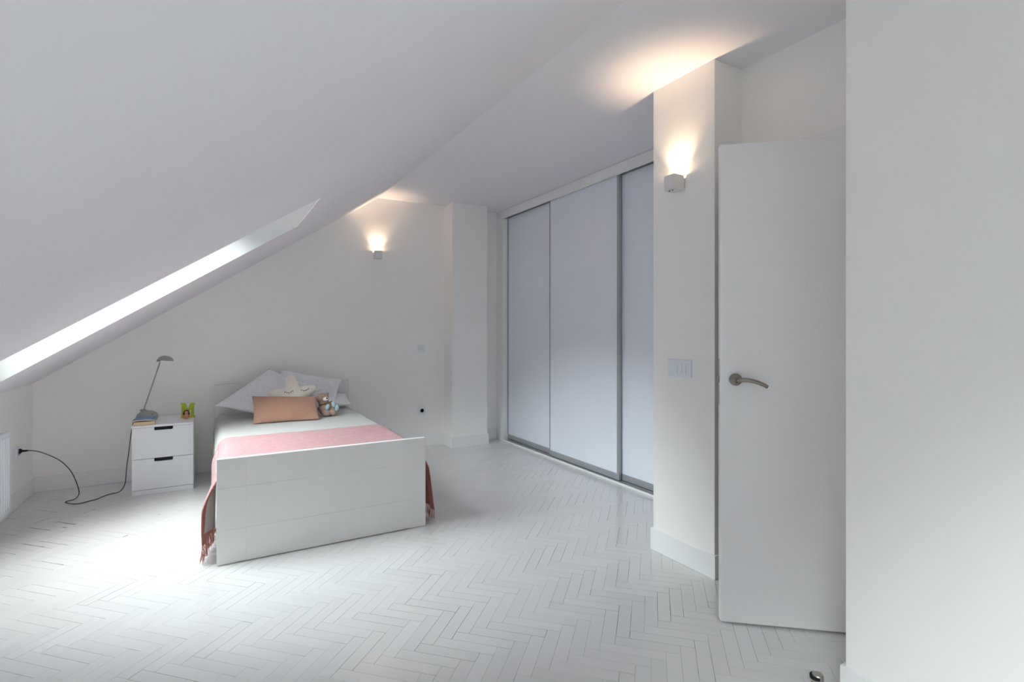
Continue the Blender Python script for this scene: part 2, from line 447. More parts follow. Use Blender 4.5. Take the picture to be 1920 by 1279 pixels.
# skylights
for i, (a, b) in enumerate(SKY):
    z0, z1 = slope_z(SX0), slope_z(SX1); t = .012
    side = [(SX1, 0, z1), (GX1, 0, z1), (GX0, 0, GZ0), (SX0, 0, z0)]
    w = MB()
    w.prism([(p[0], a, p[2]) for p in side], (0, -t, 0)).prism([(p[0], b, p[2]) for p in side], (0, t, 0))
    w.prism([(SX1, a - t, z1), (GX1, a - t, z1), (GX1, a - t, z1 + t), (SX1 - .02, a - t, z1 + t)], (0, b - a + 2 * t, 0))
    w.prism([(SX0, a - t, z0), (SX0 - t, a - t, z0 + .01), (SX0 - t, a - t, GZ0), (SX0, a - t, GZ0)], (0, b - a + 2 * t, 0))
    wo = struct(w.build('window_%d' % (i + 1), M['shaft']))
    L = math.hypot(GX1 - GX0, GZ1 - GZ0); ang = math.atan2(GZ1 - GZ0, GX1 - GX0); f = .055
    ex = Vector((math.cos(ang), 0, math.sin(ang))); en = Vector((-math.sin(ang), 0, math.cos(ang))); O = Vector((GX0, 0, GZ0))
    def P(s, y, h): q = O + ex * s + en * h; return (q.x, y, q.z)
    def bar(mb, s0, s1, y0, y1, h0, h1):
        mb.prism([P(s0, y0, h0), P(s1, y0, h0), P(s1, y0, h1), P(s0, y0, h1)], (0, y1 - y0, 0))
    fm = MB(); bar(fm, 0, f, a, b, 0, .06); bar(fm, L - f, L, a, b, 0, .06); bar(fm, f, L - f, a, a + f, 0, .06); bar(fm, f, L - f, b - f, b, 0, .06)
    fm.build('window_frame', M['shaft'], wo, bevel=.003)
    g = MB(); bar(g, f, L - f, a + f, b - f, .03, .036); g.build('window_pane', M['glass'], wo)
# hallway seen through the doorway from the side
struct(MB().box(XREC + .12, XO, NY - .02, NY + .0, 0, ZC).build('wall_hall', M['wall']))
# baseboards
bt, bh = .012, .121
def base(name, *b):
    return struct(MB().box(*b).build(name, M['trim'], bevel=.0025))
base('baseboard_back', XL, 2.216 - bt, YB - bt, YB, 0, bh)
base('baseboard_left', XL, XL + bt, YF, YB - bt, 0, bh)
base('baseboard_alcove', 2.637 + bt, 2.868, YB - bt, YB, 0, bh)
o = MB().box(2.216 - bt, 2.637 + bt, 5.119 - bt, 5.119, 0, bh).box(2.216 - bt, 2.216, 5.119, YB - .0, 0, bh).box(2.637, 2.637 + bt, 5.119, YB, 0, bh).build('baseboard_column', M['trim'], bevel=.0025); struct(o)
o = MB().box(XP - bt, XP, PY0 - bt, PY1 + bt, 0, bh).box(XP, XREC, PY0 - bt, PY0, 0, bh).box(XP, 2.83, PY1, PY1 + bt, 0, bh).build('baseboard_pier', M['trim'], bevel=.0025); struct(o)
o = MB().box(XN - bt, XN, YF, NY + bt, 0, bh).box(XN, XREC, NY, NY + bt, 0, bh).build('baseboard_right', M['trim'], bevel=.0025); struct(o)
base('baseboard_front', XL + bt, XN - bt, YF, YF + bt, 0, bh)
# door casing
tr = MB().box(XREC - .010, XREC, NY + .001, PY0 - .001, DZ, 2.152).box(XREC - .010, XREC, NY + bt, DY0, 0.0, DZ).box(XREC - .010, XREC, DY1, PY0 - bt, 0.0, DZ)
tr.box(XREC, XREC + .12, DY0 - .0, DY0 + .012, 0, DZ).box(XREC, XREC + .12, DY1 - .012, DY1, 0, DZ).box(XREC, XREC + .12, DY0 + .012, DY1 - .012, DZ - .012, DZ)
struct(tr.build('trim_1', M['trim'], bevel=.002))

# ------------------------------------------------------------------ door leaf
HX, HY = 2.402, 1.046
tip = Vector((1.880, 1.484, 0)); hin = Vector((HX, HY, 0)); dv = (hin - tip); DW = dv.length; dv.normalize()
dn = Vector((-dv.y, dv.x, 0));  # away from camera side
if dn.y < 0: dn = -dn
door = bpy.data.objects.new('door_1', None)
me = MB().box(0, DW - .004, 0, .036, .008, 2.046)
door = me.build('door_1', M['doorw'], bevel=.006, segs=3); struct(door)
door.location = tip; door.rotation_euler = (0, 0, math.atan2(dv.y, dv.x))
# local: x along the leaf from its free edge, y = depth away from the viewer's face, so the front face is y=0
def lever(sgn, y0):
    mb = MB()
    mb.lathe([(.0, 0), (.024, 0), (.0255, .002), (.0255, .007), (.022, .0095), (.010, .011), (.0095, .036), (.0, .036)], (.062, y0, 1.043), 28, (0, sgn, 0))
    ro = mb.build('handle_rosette', M['nickel'], door, smooth=True)
    y = y0 + sgn * .040
    pts = [(.062, y0 + sgn * .030, 1.043), (.066, y, 1.044), (.085, y + sgn * .003, 1.046), (.11, y + sgn * .004, 1.044), (.14, y + sgn * .002, 1.036), (.165, y, 1.025), (.178, y, 1.017)]
    l = MB().tube(pts, [.0095, .0098, .0092, .0088, .0082, .0078, .0076], 12).build('handle_lever', M['nickel'], door, smooth=True)
lever(-1, 0.0); lever(1, .036)
MB().box(-.0008, .0004, .008, .028, .93, 1.13).build('lock_plate', M['steel'], door)
MB().box(-.008, .0, .012, .024, 1.03, 1.055).build('latch', M['nickel'], door, bevel=.002)
for z in (.25, 1.05, 1.82):
    MB().tube([(DW + .0, -.004, z), (DW + .0, -.004, z + .08)], .006, 10).build('hinge', M['nickel'], door, smooth=True)

# ------------------------------------------------------------------ wardrobe
wd = empty('sliding_wardrobe', (XW, 3.75, 0))
tag(wd, 'built-in wardrobe with pale blue-grey sliding doors in aluminium profiles', 'wardrobe')
ob = []
for ya, yb in ((PY1 + .013, 3.752), (3.753, YB - .001)): ob.append(MB().box(XW, XW + .02, ya, yb, 2.531, ZC - .003).build('fascia', M['trim'], bevel=.0012))
ob.append(MB().box(XW, XW + .075, 5.195, YB - .001, 0.0, 2.531).build('side_stile', M['trim'], bevel=.0015))
ob.append(MB().box(XW - .002, XW + .010, PY1 + .013, 5.262, 0.0, .014).build('threshold', M['trim'], bevel=.0015))
tk = MB().box(XW + .010, XW + .10, PY1 + .013, 5.195, 0.0, .006).box(XW + .030, XW + .034, PY1 + .013, 5.195, .006, .012).box(XW + .064, XW + .068, PY1 + .013, 5.195, .006, .012)
ob.append(tk.build('floor_track', M['alu']))
ob.append(MB().box(XW + .021, XW + .11, PY1 + .013, 5.195, 2.56, 2.60).build('top_track', M['black']))
ob.append(MB().box(3.45, 3.47, PY1 + .013, YB - .001, 0.01, ZC - .01).build('back_panel', M['trim']))
under(wd, ob)
def sdoor(x, y0, y1, handle_lo, handle_hi):
    p = MB().box(x + .004, x + .016, y0 + .004, y1 - .004, .068, 2.548).build('sliding_door', M['panel'])
    kids = []
    def prof(ya, yb, xa=-.002):
        return MB().box(x + xa, x + .024, ya, yb, .018, 2.552).build('edge_profile', M['alu'], bevel=.0015)
    kids.append(prof(y0 - .0, y0 + handle_lo)); kids.append(prof(y1 - handle_hi, y1))
    kids.append(MB().box(x, x + .022, y0 + handle_lo, y1 - handle_hi, .018, .070).build('bottom_rail', M['alu'], bevel=.001))
    kids.append(MB().box(x, x + .022, y0 + handle_lo, y1 - handle_hi, 2.535, 2.552).build('top_rail', M['alu'], bevel=.001))
    under(wd, [p])
    for k in kids:
        k.parent = p
    return p
XD = XW + .030
sdoor(XD + .034, 4.250, 5.193, .02, .012)
sdoor(XD, 3.275, 4.292, .024, .010)
sdoor(XD + .034, 2.215, 3.305, .03, .022)

# ------------------------------------------------------------------ wall sconces (box open at the top)
def sconce(pos, rz, label, power):
    r = empty('wall_sconce', pos, rz); tag(r, label, 'wall lamp', 'box wall lamps throwing light upwards')
    w, d, h, t = .036, .080, .040, .003        # local: -y is out of the wall
    mb = MB()
    mb.box(-w, w, -d, -d + t, -h, h).box(-w, w, -.008, -.005, -h, h - .012).box(-w, -w + t, -d + t, -.008, -h, h).box(w - t, w, -d + t, -.008, -h, h).box(-w + t, w - t, -d + t, -.008, -h, -h + t)
    mb.build('lamp_body', M['sconce'], r)
    MB().box(-w * .8, w * .8, -.005, 0, -h * .8, h * .6).build('mounting_plate', M['black'], r)
    for x in (-.012, .012):
        MB().lathe([(0, 0), (.004, 0), (.004, .005), (0, .005)], (x, -d + .014, -h - .005), 12).build('screw', M['nickel'], r)
    bm_ = mat('halogen_capsule', (255, 240, 210), .4, emit=(1, .78, .5), estr=120)
    MB().ell((0, -.040, .004), (.006, .006, .012), 12, 8).build('bulb', bm_, r, smooth=True)
    MB().box(-.012, .012, -.052, -.028, -.036, -.012).build('lamp_holder', M['trim'], r)
    ld = bpy.data.lights.new('sconce_light', 'POINT'); ld.energy = power * .045; ld.color = (1, .70, .44); ld.shadow_soft_size = .010
    lo = bpy.data.objects.new('sconce_light', ld); COL.objects.link(lo); lo.parent = r; lo.location = (0, -.036, .034)
    ld = bpy.data.lights.new('sconce_beam', 'SPOT'); ld.energy = power * 1.05; ld.color = (1, .72, .46); ld.shadow_soft_size = .010; ld.spot_size = math.radians(96); ld.spot_blend = 1.0
    lo = bpy.data.objects.new('sconce_beam', ld); COL.objects.link(lo); lo.parent = r; lo.location = (0, -.021, .030); lo.rotation_euler = (math.pi, 0, 0)
    return r
sconce((XP, 1.990, 2.042), -math.pi / 2, 'small white box wall lamp lit on the pier beside the door', 16.0)
sconce((1.474, YB, 2.028), 0, 'small white box wall lamp lit on the back wall above the bed end', 12.0)

# ------------------------------------------------------------------ switches and sockets
def plate(name, cat, pos, rz, label, w, h, kind):
    r = empty(name, pos, rz); tag(r, label, cat)
    MB().box(-w / 2, w / 2, -.009, 0, -h / 2, h / 2).build('cover_plate', M['plast'], r, bevel=.003)
    if kind == 'one':
        MB().box(-.024, .024, -.014, -.008, -.026, .024).build('rocker', M['plast'], r, bevel=.002)
    if kind == 'three':
        # left module one wide rocker, right module a split pair
        for x0, x1 in ((-.060, -.010), (-.004, .022), (.0235, .050)):
            pts = [(x0, -.008, -.026), (x0, -.015, -.026), (x0, -.011, .026), (x0, -.008, .026)]
            MB().prism(pts, (x1 - x0, 0, 0)).build('rocker', M['plast'], r, bevel=.001)
    if kind == 'socket':
        MB().lathe([(.021, .0), (.0225, .0), (.0225, .004), (.020, .004), (.019, -.004), (0, -.004)], (0, -.009, 0), 28, (0, -1, 0)).build('socket_well', mat('socket_grey', (188, 194, 200), .5), r, smooth=False)
        for x in (-.0095, .0095):
            MB().lathe([(0, 0), (.0024, 0), (.0024, .001), (0, .001)], (x, -.0128, 0), 10, (0, -1, 0)).build('pin_hole', M['pin'], r)
    return r
plate('light_switch', 'switch', (1.952, YB, 1.055), 0, 'single white light switch on the back wall left of the column', .080, .082, 'one')
plate('wall_socket', 'socket', (1.958, YB, .392), 0, 'white round-well power socket low on the back wall, nothing plugged in', .080, .088, 'socket')
plate('light_switch', 'switch', (XP, 1.987, 1.048), -math.pi / 2, 'double white light switch plate on the pier under the box lamp', .160, .094, 'three')
plate('wall_socket', 'socket', (XL, 4.970, .384), math.pi / 2, 'white power socket on the low left wall with the black plug in it', .080, .084, 'socket')

# ------------------------------------------------------------------ radiator
rd = empty('radiator', (-1.14, 3.85, .13)); tag(rd, 'white ribbed panel radiator under the skylight on the left wall', 'radiator')
RY0, RY1, RZ0, RZ1, RXF = 3.30, 4.375, .125, .622, -1.085
ob = []
mb = MB(); n = 26; p = (RY1 - RY0 - .03) / n
prof = [(RXF - .012, RY0), (RXF, RY0)]
for i in range(n):
    y = RY0 + .015 + i * p
    prof += [(RXF, y + p * .08), (RXF - .010, y + p * .26), (RXF - .010, y + p * .46), (RXF, y + p * .64)]
prof += [(RXF, RY1), (RXF - .012, RY1)]
mb.prism([(x, y, RZ0 + .03) for x, y in prof], (0, 0, RZ1 - RZ0 - .06))
mb.box(RXF - .012, RXF, RY0, RY1, RZ0, RZ0 + .03).box(RXF - .012, RXF, RY0, RY1, RZ1 - .03, RZ1)
ob.append(mb.build('front_panel', M['plast']))
ob.append(MB().box(-1.168, -1.158, RY0, RY1, RZ0, RZ1).build('rear_panel', M['plast'], bevel=.002))
g = MB()
for i in range(40):
    y = RY0 + .01 + i * (RY1 - RY0 - .02) / 40; g.box(-1.158, RXF - .012, y, y + .010, RZ1 - .014, RZ1 - .006)
g.box(-1.158, -1.150, RY0, RY1, RZ1 - .012, RZ1 - .002).box(RXF - .02, RXF - .012, RY0, RY1, RZ1 - .012, RZ1 - .002)
ob.append(g.build('top_grille', M['plast']))
for ya in (RY1 - .002, RY0): ob.append(MB().box(-1.158, RXF - .012, ya, ya + .002, RZ0 + .01, RZ1 - .005).build('side_cover', M['plast']))
for ya in (RY1 - .25, RY0 + .22): ob.append(MB().box(-1.199, -1.168, ya, ya + .03, RZ0 + .05, RZ1 - .05).build('wall_bracket', M['plast']))
under(rd, ob)

# ------------------------------------------------------------------ nightstand
NX0, NX1, NYF, NZ = -.525, -.125, 4.840, .528
ns = empty('nightstand', ((NX0 + NX1) / 2, (NYF + 5.315) / 2, 0)); tag(ns, 'white two-drawer nightstand left of the bed with black finger slots', 'nightstand')
ob = []
cb = MB().box(NX0, NX0 + .016, NYF + .018, 5.315, 0.0, NZ - .018).box(NX1 - .016, NX1, NYF + .018, 5.315, 0.0, NZ - .018).box(NX0 + .016, NX1 - .016, 5.30, 5.315, .02, NZ - .018).box(NX0 + .016, NX1 - .016, NYF + .03, 5.30, .04, .05)
ob.append(cb.build('carcass', M['nsw'], bevel=.001))
ob.append(MB().box(NX0, NX1, NYF, 5.315, NZ - .017, NZ).build('top', M['nsw'], bevel=.0012))
ob.append(MB().box(NX0 + .001, NX1 - .001, NYF + .002, NYF + .018, 0.0, .034).build('plinth', M['nsw'], bevel=.001))
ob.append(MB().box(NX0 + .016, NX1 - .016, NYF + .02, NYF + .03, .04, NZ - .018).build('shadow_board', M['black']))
for z0, z1 in ((.038, .269), (.273, NZ - .019)):
    c0, c1, ch = -.383, -.262, .024
    f0, f1 = NX0 + .002, NX1 - .002
    loop = [(f0, NYF + .001, z0), (f1, NYF + .001, z0), (f1, NYF + .001, z1), (c1, NYF + .001, z1), (c1, NYF + .001, z1 - ch + .005), (c1 - .005, NYF + .001, z1 - ch), (c0 + .005, NYF + .001, z1 - ch), (c0, NYF + .001, z1 - ch + .005), (c0, NYF + .001, z1), (f0, NYF + .001, z1)]
    ob.append(MB().prism(loop, (0, .016, 0)).build('drawer', M['nsw']))
under(ns, ob)

# ------------------------------------------------------------------ desk lamp with cord
lx, ly = -.447, 5.085
lp = empty('desk_lamp', (lx, ly, NZ)); tag(lp, 'grey desk lamp with pebble base and thin slanted arm on nightstand', 'lamp')
ob = []
prof = [(0, 0), (.050, .001), (.064, .010), (.073, .028), (.074, .042), (.067, .058), (.052, .071), (.032, .079), (.012, .083), (0, .083)]
ob.append(MB().lathe(prof, (lx, ly, NZ), 40).build('lamp_base', M['lampg'], smooth=True))
px_, pz_ = -.472, NZ + .088
ob.append(MB().lathe([(0, -.005), (.022, -.004), (.026, .0), (.018, .006), (0, .008)], (px_, ly, pz_ - .004), 24, (0.15, -.35, 1)).build('pivot_disc', M['lampg'], smooth=True))
ob.append(MB().tube([(px_, ly, pz_ - .01), (px_ + .006, ly, pz_ + .02), (-.363, ly, .995)], [.006, .0045, .0042], 10).build('lamp_arm', M['lampg'], smooth=True))
hm = MB()
def head(u, v):
    a = u * 2 * math.pi; e = v * math.pi / 2
    x = math.cos(a) * math.sin(e) * .055; y = math.sin(a) * math.sin(e) * .045; z = math.cos(e) * .040
    x += .0 ; z -= (x * .10)
    return (-.325 + x, ly + y, 1.008 + z)
hm.grid(head, 32, 12)
h = hm.build('lamp_head', M['lampg'], smooth=True, weld=True); s = h.modifiers.new('s', 'SOLIDIFY'); s.thickness = .003; ob.append(h)
ob.append(MB().box(-.386, -.360, ly - .010, ly + .010, 1.000, 1.020).build('head_joint', M['lampg'], bevel=.004))
ob.append(MB().ell((-.415, ly - .052, NZ + .055), (.009, .007, .006), 14, 8).build('lamp_switch', M['rubber'], smooth=True))
# cord: wall plug -> hanging arc -> floor loop -> up behind the nightstand
cpts = [(-1.150, 4.970, .392), (-1.10, 4.965, .390), (-1.02, 4.96, .345), (-.955, 4.965, .295), (-.90, 4.985, .205), (-.875, 5.02, .10), (-.868, 5.055, .030), (-.870, 5.04, .006), (-.878, 4.946, .0035), (-.92, 4.929, .0035), (-.925, 4.90, .0035), (-.90, 4.869, .0035),
        (-.844, 4.805, .0035), (-.796, 4.837, .0035), (-.729, 4.881, .0035), (-.712, 4.94, .0035), (-.66, 4.99, .004), (-.61, 4.97, .010), (-.573, 4.93, .07), (-.566, 4.91, .15), (-.560, 4.90, .22), (-.552, 4.92, .30), (-.541, 4.93, .42), (-.537, 4.98, .50), (-.533, 5.05, .538), (-.50, 5.10, .536), (-.47, 5.12, .542)]
cu = bpy.data.curves.new('c', 'CURVE'); cu.dimensions = '3D'; sp = cu.splines.new('NURBS'); sp.points.add(len(cpts) - 1)
for q, p_ in zip(sp.points, cpts): q.co = (*p_, 1)
sp.order_u = 3; sp.use_endpoint_u = True; cu.resolution_u = 6; cu.bevel_depth = .0030; cu.bevel_resolution = 2
tmp = bpy.data.objects.new('t', cu); COL.objects.link(tmp); bpy.context.view_layer.update()
me = bpy.data.meshes.new_from_object(tmp.evaluated_get(bpy.context.evaluated_depsgraph_get())); bpy.data.objects.remove(tmp)
me.name = 'power_cord'; me.materials.clear(); ob.append(link('power_cord', me, M['cord'], smooth=True))
pg = MB().lathe([(0, 0), (.016, 0), (.018, .003), (.018, .010), (.012, .014), (.008, .020), (.006, .045), (.004, .050), (0, .050)], (-1.190, 4.970, .392), 20, (1, 0, -.02)).build('plug', M['rubber'], smooth=True)
ob.append(pg)
under(lp, ob)

# ------------------------------------------------------------------ things on the nightstand
def book(pos, rz, w, d, h, cover, label, warp=0.0):
    r = empty('book', pos, rz); tag(r, label, 'book', 'paperbacks on the nightstand')
    def top(z, hh, x0, x1, y0, y1, m, name):
        mb = MB(); n = 8
        for i in range(n):
            a = x0 + (x1 - x0) * i / n; b = x0 + (x1 - x0) * (i + 1) / n
            za = warp * (1 - ((a / w) * 2) ** 2); zb_ = warp * (1 - ((b / w) * 2) ** 2)
            mb.add([(a, y0, z + za), (b, y0, z + zb_), (b, y1, z + zb_), (a, y1, z + za), (a, y0, z + hh + za), (b, y0, z + hh + zb_), (b, y1, z + hh + zb_), (a, y1, z + hh + za)],
                   [(3, 2, 1, 0), (4, 5, 6, 7), (0, 1, 5, 4), (2, 3, 7, 6)] + ([(0, 4, 7, 3)] if i == 0 else []) + ([(1, 2, 6, 5)] if i == n - 1 else []))
        return mb.build(name, m, r, weld=True)
    top(.0, .001, -w / 2, w / 2, -d / 2, d / 2, cover, 'cover')
    top(.001, h - .002, -w / 2 + .002, w / 2 - .002, -d / 2 + .002, d / 2 - .002, M['page'], 'pages')
    top(h - .001, .001, -w / 2, w / 2, -d / 2, d / 2, cover, 'cover')
    return r
book((-.452, 4.950, NZ), math.radians(3), .135, .195, .027, M['tan'], 'thick tan paperback under the blue one on the nightstand')
book((-.452, 4.948, NZ + .0275), math.radians(-1), .138, .185, .010, M['blue'], 'thin blue paperback with a curled cover on top of the tan one', warp=.006)
cd = MB().box(-.045, .045, -.028, .028, 0, .006).build('card_box', M['plast'], bevel=.002); cd.location = (-.262, 4.955, NZ); cd.rotation_euler = (0, 0, .12)
tag(cd, 'small flat white card lying on the nightstand in front of the letter', 'card')
# wooden letter M
LM = empty('wooden_letter', (-.172, 5.10, NZ)); tag(LM, 'lime green wooden letter M standing on the nightstand', 'letter')
w, h = .050, .122
outer = [(-w, 0), (-.018, 0), (-.018, .016), (-.024, .016), (-.024, .080), (-.004, .034), (.004, .034), (.024, .080), (.024, .016), (.018, .016), (.018, 0), (w, 0), (w, .016), (w - .006, .016), (w - .006, .106), (w, .106), (w, h), (.022, h), (.0, .070), (-.022, h), (-w, h), (-w, .106), (-w + .006, .106), (-w + .006, .016), (-w, .016)]
MB().prism([(x, -.009, z) for x, z in outer], (0, .018, 0)).build('letter_body', M['green'], LM, bevel=.001)
LM.rotation_euler = (0, 0, math.radians(-14))
dl = empty('toy_doll', (-.180, 5.045, NZ)); tag(dl, 'tiny brown-haired doll sitting in front of the green letter', 'doll')
MB().ell((0, 0, .020), (.020, .014, .020)).build('body', M['skin'], dl, smooth=True)
MB().ell((.0, -.004, .050), (.014, .013, .015)).build('head', M['skin'], dl, smooth=True)
hb = MB().ell((0, .004, .056), (.019, .013, .016))
for sx in (-1, 1): hb.ell((sx * .017, .002, .042), (.008, .010, .014), 14, 10)
hb.build('hair', M['hair'], dl, smooth=True)
for sx in (-1, 1): MB().tube([(sx * .016, 0, .030), (sx * .025, -.006, .022), (sx * .018, -.012, .013)], .006, 10).build('arm', M['orange'], dl, smooth=True)
MB().box(-.005, .005, -.0178, -.0165, .044, .0452).build('mouth', mat('doll_mouth', (150, 60, 60), .6), dl)
for sx in (-1, 1): MB().ell((sx * .005, -.0165, .052), (.0014, .001, .002), 8, 6).build('eye', M['rubber'], dl)

# ------------------------------------------------------------------ bed
BX0, BX1, BYF, BYH = .022, 1.188, 3.171, 5.235
bed = empty('single_bed', ((BX0 + BX1) / 2, 4.2, 0)); tag(bed, 'white single bed with plain tall footboard and low headboard', 'bed')
ob = []
foot = MB().box(BX0, BX1, BYF + .003, BYF + .030, .006, .568).box(BX0 + .001, BX0 + .10, BYF + .003, BYF + .030, 0, .010).box(BX1 - .10, BX1 - .001, BYF + .003, BYF + .030, 0, .010).build('footboard', M['bedw'], bevel=.006, segs=3)
xs = [BX0, .163, 1.041, BX1]; zs = [0.006, .185, .410, .568]
for i in range(3):
    for j in range(3):
        g = .0003
        pnl = MB().box(xs[i] + (g if i else .001), xs[i + 1] - (g if i < 2 else .001), BYF, BYF + .0032, zs[j] + (g if j else 0.0), zs[j + 1] - (g if j < 2 else .002)).build('face_panel', M['bedw'], foot)
ob.append(foot)
ob.append(MB().box(.022, 1.172, 5.255, 5.285, .02, .772).build('headboard', M['bedw'], bevel=.004))
for x in (.040, 1.150): ob.append(MB().box(x - .008, x + .010, BYF + .030, 5.255, .20, .34).build('side_rail', M['bedw']))
ob.append(MB().box(.058, 1.142, BYF + .035, 5.25, .26, .285).build('slatted_base', M['bedw']))
for x in (.06, 1.13): ob.append(MB().box(x, x + .04, 5.21, 5.255, 0, .30).build('leg', M['bedw']))
under(bed, ob)
mt = MB().box(.062, 1.140, BYF + .037, 5.245, .287, .512).build('mattress', M['whitef'], bevel=.03, segs=4); tag(mt, 'white mattress hidden under the spread on the single bed', 'mattress')

# draped cloths: profile across the bed (x,z) swept along y
def drape(name, m, y0, y1, ztop, left, right, wr, ny=60, nt=170, thick=.003):
    """left(y)/right(y): list of (x,z) from hem up to the mattress edge; top flat between; wr(x,y,s)->dz"""
    mb = MB()
    def prof(y):
        pts = left(y) + right(y)[::-1]
        P = [Vector((a, b)) for a, b in pts]
        # Catmull-Rom refine
        out = []
        for i in range(len(P) - 1):
            p0 = P[max(i - 1, 0)]; p1 = P[i]; p2 = P[i + 1]; p3 = P[min(i + 2, len(P) - 1)]
            for k in range(10):
                t = k / 10; out.append(.5 * ((2 * p1) + (p2 - p0) * t + (2 * p0 - 5 * p1 + 4 * p2 - p3) * t * t + (3 * p1 - p0 - 3 * p2 + p3) * t ** 3))
        out.append(P[-1])
        L = [0]
        for i in range(1, len(out)): L.append(L[-1] + (out[i] - out[i - 1]).length)
        res = []; j = 0
        for k in range(nt + 1):
            s = L[-1] * k / nt
            while j < len(L) - 2 and L[j + 1] < s: j += 1
            t = (s - L[j]) / max(L[j + 1] - L[j], 1e-9); q = out[j].lerp(out[j + 1], min(max(t, 0), 1)); res.append(q)
        return res
    rows = []
    for i in range(ny + 1):
        y = y0 + (y1 - y0) * i / ny; row = []
        for k, q in enumerate(prof(y)):
            dx, dz, dy = wr(q.x, y, q.y)
            row.append((q.x + dx, y + dy, q.y + dz))
        rows.append(row)
    base_ = len(mb.v)
    for r in rows: mb.v += r
    for i in range(ny):
        for k in range(nt):
            a = i * (nt + 1) + k; mb.f.append((a, a + 1, a + nt + 2, a + nt + 1))
    o = mb.build(name, m, smooth=True, recalc=False)
    if o.data.polygons[(ny // 2) * nt + nt // 2].normal.z < 0: o.data.flip_normals()
    return o, rows
def ss(a, b, x): t = min(max((x - a) / (b - a), 0), 1); return t * t * (3 - 2 * t)
ZT = .522
def Lspread(y):
    f = 1 - ss(3.222, 3.315, y)
    g = 1 - ss(3.7, 3.95, y); zh = .165 * g + (1 - g) * (.30 + .03 * ss(4.1, 4.2, y))
    return [(-.036 * f + .012 * (1 - f), zh), (-.034 * f + .014 * (1 - f), zh + .05), (-.022 * f + .017 * (1 - f), .33 + .03 * (1 - g)), (.022, .43), (.038, .485), (.062, .512), (.10, ZT - .001), (.25, ZT)]
def Rspread(y):
    return [(1.168, .30), (1.168, .38), (1.160, .46), (1.140, .508), (1.11, ZT - .001), (.95, ZT)]
def wr_sp(x, y, z):
    n = noise.noise(Vector((x * 3, y * 2.2, 1.7)))
    if z > .5: return (0, .004 * n + .0015 * noise.noise(Vector((x * 9, y * 7, 3))) , 0)
    k = min((.5 - z) / .2, 1); return (.006 * k * noise.noise(Vector((0, y * 11, z * 3))), 0, .0)
sp_, _ = drape('bedspread', M['linen'], BYF + .045, 5.235, ZT, Lspread, Rspread, wr_sp, ny=210, nt=150)
tag(sp_, 'white cotton bedspread covering the mattress and hanging at the sides', 'bedspread')
ZW = ZT + .006
def Lthrow(y):
    f = 1 - ss(3.2, 3.62, y); b = ss(3.7, 3.98, y)
    xh = -.046 * f + .004 * (1 - f)
    return [(xh + .004, .085), (xh, .16), (xh - .001, .24), (xh * .92, .30), (.018 - .028 * f - .012 * b, .385), (.026, .45), (.040, .492), (.066, .518), (.105, ZW + .001), (.25, ZW)]
def Rthrow(y):
    f = 1 - ss(3.45, 3.9, y)
    return [(1.200 + .066 * f, .075), (1.192 + .060 * f, .18), (1.186 + .050 * f, .28), (1.180 + .040 * f, .36), (1.172 + .018 * f, .43), (1.160, .485), (1.135, .515), (1.10, ZW + .001), (.95, ZW)]
def wr_th(x, y, z):
    if z > .5:
        ph = y * 95 + 1.6 * math.sin(x * 2.3 + .6) + 5 * noise.noise(Vector((x * 1.2, y * 3.5, .3)))
        a = .0075 * (1 + noise.noise(Vector((x * 2.1, y * 6, 8))))
        edge = ss(0, .05, 3.985 - y)
        return (0, .002 + a * (math.sin(ph) ** 3) * edge + .002 * noise.noise(Vector((x * 14, y * 22, 2))), .006 * noise.noise(Vector((x * 3, 1.3, 4.4))))
    k = min((.5 - z) / .15, 1)
    return (.010 * k * math.sin(y * 38 + 3 * noise.noise(Vector((0, y * 4, z * 2)))) * (1 if x > .6 else .45), 0, 0)
th_, rows = drape('throw_blanket', M['throw'], BYF + .046, 3.985, ZW, Lthrow, Rthrow, wr_th, ny=90, nt=190)
tag(th_, 'dusty pink fringed throw folded across the foot of the bed', 'blanket')
# rolled hem along the far edge and fringe on both ends
hem = MB().tube([Vector(p) + Vector((0, .001, -.0005)) for p in rows[-1]], .0028, 6).build('hem', M['throw'], th_, smooth=True)
hem = MB().tube([Vector(p) + Vector((0, -.001, 0)) for p in rows[0]], .0028, 6).build('hem', M['fringe'], th_, smooth=True)
fr = MB()
for side in (0, -1):
    for i in range(0, len(rows) - 1):
        for q in range(2):
            t = (q + random.random() * .6) / 2
            p = Vector(rows[i][side]).lerp(Vector(rows[i + 1][side]), t)
            if random.random() < .25: continue
            L = p.z - random.uniform(.004, .02); ph = random.random() * 6; pts = []
            ox, oy = random.gauss(0, .006), random.gauss(0, .006)
            for j in range(7):
                s = j / 6; pts.append((p.x + ox * s + .0022 * math.sin(ph + s * 9) * s, p.y + oy * s + .0022 * math.cos(ph + s * 8) * s, p.z - L * s))
            fr.tube(pts, [.0011, .0012, .0013, .0013, .0014, .0017, .0008], 4)
fo = fr.build('fringe', M['fringe'], th_, smooth=True, recalc=False); fo['kind'] = 'stuff'

